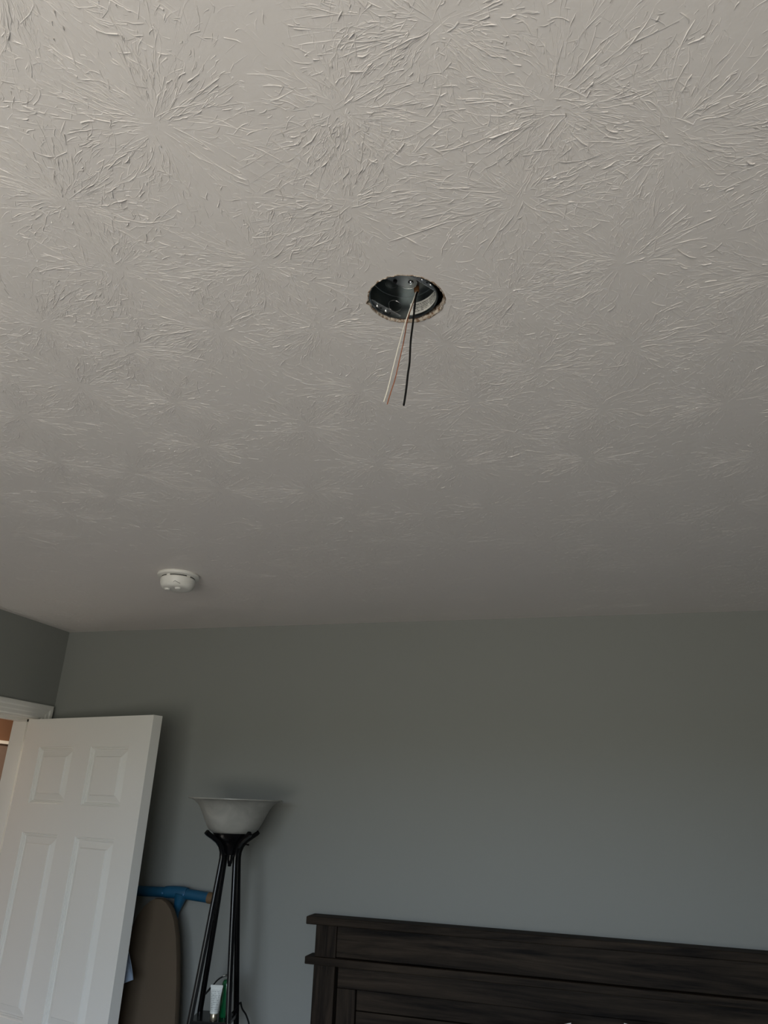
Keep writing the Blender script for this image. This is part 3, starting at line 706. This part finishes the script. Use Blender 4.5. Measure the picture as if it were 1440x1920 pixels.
# ------------------------------------------------------------------ ironing board
def make_board():
    cx = -1.628
    t = thing('ironing_board', (cx, 2.64, 0), 'ironing board with a taupe padded cover leaning behind the door', 'ironing board')
    def yof(z): return 2.605-2.64 + 0.085*z/1.40
    prof = [(0.02, 0.165), (0.10, 0.178), (0.5, 0.172), (0.8, 0.160), (1.02, 0.145), (1.12, 0.131), (1.21, 0.114), (1.28, 0.097), (1.33, 0.078), (1.362, 0.058), (1.382, 0.036), (1.392, 0.015)]
    out = [(x, z) for z, x in prof] + [(-x, z) for z, x in prof[::-1]]
    n = len(out); rings = [(1.0, 0.0, 0.006), (1.0, 0.0, 0.0), (1.0, 0.0, 0.030)]
    vs, fs = [], []
    lay = [(0.93, -0.0), (0.985, 0.003), (1.0, 0.010), (1.0, 0.026), (0.985, 0.032), (0.93, 0.034)]
    zc = 0.7
    for sc, dy in lay:
        for x, z in out:
            # shrink toward the outline's spine so the padded edge rolls over
            zz = z - (1-sc)*0.35*(1 if z > 1.2 else 0)*max(0, (z-1.2)/0.19)*0.3
            vs.append((x*sc if abs(x) > 0.02 else x*sc, yof(zz)+dy, zz))
    m = len(lay)
    for k in range(m-1):
        for i in range(n): j = (i+1) % n; fs.append((k*n+i, k*n+j, (k+1)*n+j, (k+1)*n+i))
    # front and back faces as strips
    h = len(prof)
    for b in (0, (m-1)*n):
        for i in range(h-1): fs.append((b+i, b+i+1, b+n-2-i, b+n-1-i))
    obj('padded_cover', vs, fs, TAUPE, t, 38)
    for s in (-1, 1):
        tube('folded_leg', [(s*0.06, yof(0.1)+0.045, 0.08), (s*0.06, yof(1.05)+0.045, 1.02)], 0.009, BLACK, t, 10)
    tube('foot_bar', [(-0.14, yof(0.1)+0.045, 0.08), (0.14, yof(0.1)+0.045, 0.08)], 0.010, BLACK, t, 10)
make_board()

# ------------------------------------------------------------------ blue T-shaped pole
def make_pole():
    y = 2.772
    t = thing('blue_pole', (-1.625, y, 0), 'blue T-shaped pole with tan end caps behind the ironing board', 'pole')
    B = Vector((-1.625, y, 0))
    L = [Vector((-1.86, y, 1.4005)), Vector((-1.645, y, 1.4065))]
    R_ = [Vector((-1.562, y, 1.4075)), Vector((-1.462, y, 1.3985))]
    rel = lambda ps: [Vector(p)-B for p in ps]
    tube('crossbar', rel([L[0], L[1]+Vector((0.02, 0, 0))]), 0.0178, BLUE, t, 24)
    tube('crossbar', rel([R_[0]-Vector((0.03, 0, 0)), R_[1]]), 0.0185, BLUE, t, 24)
    tube('joint_sleeve', rel(spline([(-1.652, y, 1.4060), (-1.640, y, 1.4070), (-1.606, y, 1.4085), (-1.572, y, 1.4082), (-1.556, y, 1.4070)], 4)),
         [0.0185, 0.0192, 0.0198, 0.0203, 0.0207, 0.0211, 0.0214, 0.0215, 0.0216, 0.0216, 0.0215, 0.0214, 0.0211, 0.0207, 0.0202, 0.0196, 0.0190], BLUE, t, 28)
    tube('stem_socket', rel([(-1.578, y, 1.405), (-1.585, y, 1.375), (-1.592, y, 1.345)]), [0.027, 0.019, 0.0125], BLUE, t, 24)
    tube('stem', rel([(-1.592, y, 1.352), (-1.600, y, 1.20), (-1.625, y, 0.0)]), 0.0115, BLUE, t, 20)
    tube('end_cap', rel([(-1.464, y, 1.3985), (-1.438, y, 1.3962)]), 0.0195, TAN, t, 24)
    tube('end_cap', rel([(-1.886, y, 1.3998), (-1.860, y, 1.4005)]), 0.0195, TAN, t, 24)
    for x in (-1.650, -1.560):
        o = lathe('rivet', [(0, 0.0012), (0.003, 0.001), (0.0042, 0)], mat('blue_rivet', (0.03, 0.13, 0.26), 0.4), t, 12)
        o.location = (x+1.625, -0.0212, 1.404); o.rotation_euler = (PI/2, 0, 0)
make_pole()

# ------------------------------------------------------------------ bed
def make_bed():
    x0, x1 = -1.052, 1.008
    t = thing('bed', ((x0+x1)/2, 2.78, 0), 'dark brown wooden bed with a tall panelled headboard', 'bed')
    ox, oy = (x0+x1)/2, 2.78
    def part(name, b, m, bev=0.002):
        return boxes(name, [(b[0]-ox, b[1]-ox, b[2]-oy, b[3]-oy, b[4], b[5])], m, t, bev=bev)
    part('cap_rail', (x0, x1, 2.7315, 2.812, 1.346, 1.371), WOODX, 0.003)
    p0, p1 = -1.0206, -0.943
    for a, b in ((p0, p1), (x0+x1-p1, x0+x1-p0)): part('post', (a, b, 2.753, 2.810, 0.0, 1.346), WOODZ)
    part('frieze_board', (p1, x0+x1-p1, 2.760, 2.80, 1.249, 1.346), WOODX)
    part('ledge', (x0+0.002, x1-0.002, 2.738, 2.811, 1.224, 1.2475), WOODX, 0.0025)
    i0 = p1+0.008
    part('upper_rail', (i0, x0+x1-i0, 2.766, 2.80, 1.158, 1.2235), WOODX)
    for a, b in ((i0, -0.869), (x0+x1+0.869, x0+x1-i0)): part('inner_stile', (a, b, 2.766, 2.80, 0.25, 1.1575), WOODZ)
    z = 1.1575
    for h in (0.062, 0.105, 0.105, 0.105, 0.105, 0.105, 0.105, 0.105):
        part('plank', (-0.868, x0+x1+0.868, 2.778, 2.80, z-h+0.0015, z-0.0015), WOODX); z -= h
    for a, b in ((x0+0.03, x0+0.06), (x1-0.06, x1-0.03)): part('side_rail', (a, b, 0.72, 2.753, 0.20, 0.40), WOODX)
    part('foot_rail', (x0+0.03, x1-0.03, 0.68, 0.72, 0.12, 0.42), WOODX)
    for a in (x0+0.03, x1-0.10): part('foot_post', (a, a+0.07, 0.66, 0.73, 0.0, 0.46), WOODZ)
    part('slat_deck', (x0+0.06, x1-0.06, 0.72, 2.752, 0.30, 0.33), WOODX)
make_bed()
def soft_box(name, x0, x1, y0, y1, z0, z1, m, r=0.05):
    bm = bmesh.new(); add_box(bm, x0, x1, y0, y1, z0, z1)
    bmesh.ops.bevel(bm, geom=list(bm.edges), offset=r, segments=5, affect='EDGES', profile=0.5)
    return from_bm(name, bm, m, None, 70)
tag(soft_box('mattress', -0.985, 0.94, 0.725, 2.745, 0.332, 0.615, DUVET), 'thick grey mattress on the dark wooden bed', 'mattress')
def make_pillow(corner, side, w, h, tilt, label, lean=10):
    vs, fs = [], []; n = 20; d = 0.085
    for s in (1, -1):
        for j in range(n+1):
            for i in range(n+1):
                u, v = i/n*2-1, j/n*2-1
                k = max(0, (1-u*u)*(1-v*v))**0.42
                px = u*w/2*(1-0.07*(1-v*v)); pz = v*h/2*(1-0.07*(1-u*u))
                vs.append((px, s*(d*k+0.002), pz))
    n1 = n+1; N = n1*n1
    for s in (0, 1):
        for j in range(n):
            for i in range(n): b = s*N+j*n1+i; fs.append((b, b+1, b+1+n1, b+n1))
    ring = list(range(n1)) + [j*n1+n for j in range(1, n1)] + [n*n1+i for i in range(n-1, -1, -1)] + [j*n1 for j in range(n-1, 0, -1)]
    for k in range(len(ring)): p, q = ring[k], ring[(k+1) % len(ring)]; fs.append((p, q, q+N, p+N))
    o = obj('pillow', vs, fs, LINEN, None, True)
    Rm = Matrix.Rotation(math.radians(-lean), 4, 'X') @ Matrix.Rotation(math.radians(-tilt), 4, 'Y')
    c = Rm @ Vector((side*w/2, 0, h/2))
    o.matrix_world = Matrix.Translation(Vector(corner)-c) @ Rm
    tag(o, label, 'pillow', 'pillows propped against the headboard')
    return o
make_pillow((-0.149, 2.615, 1.1675), 1, 0.62, 0.46, 9, 'white pillow propped nearer the lamp end of the headboard')
make_pillow((0.0015, 2.615, 1.1815), -1, 0.66, 0.545, -2, 'white pillow propped against the headboard away from the lamp')
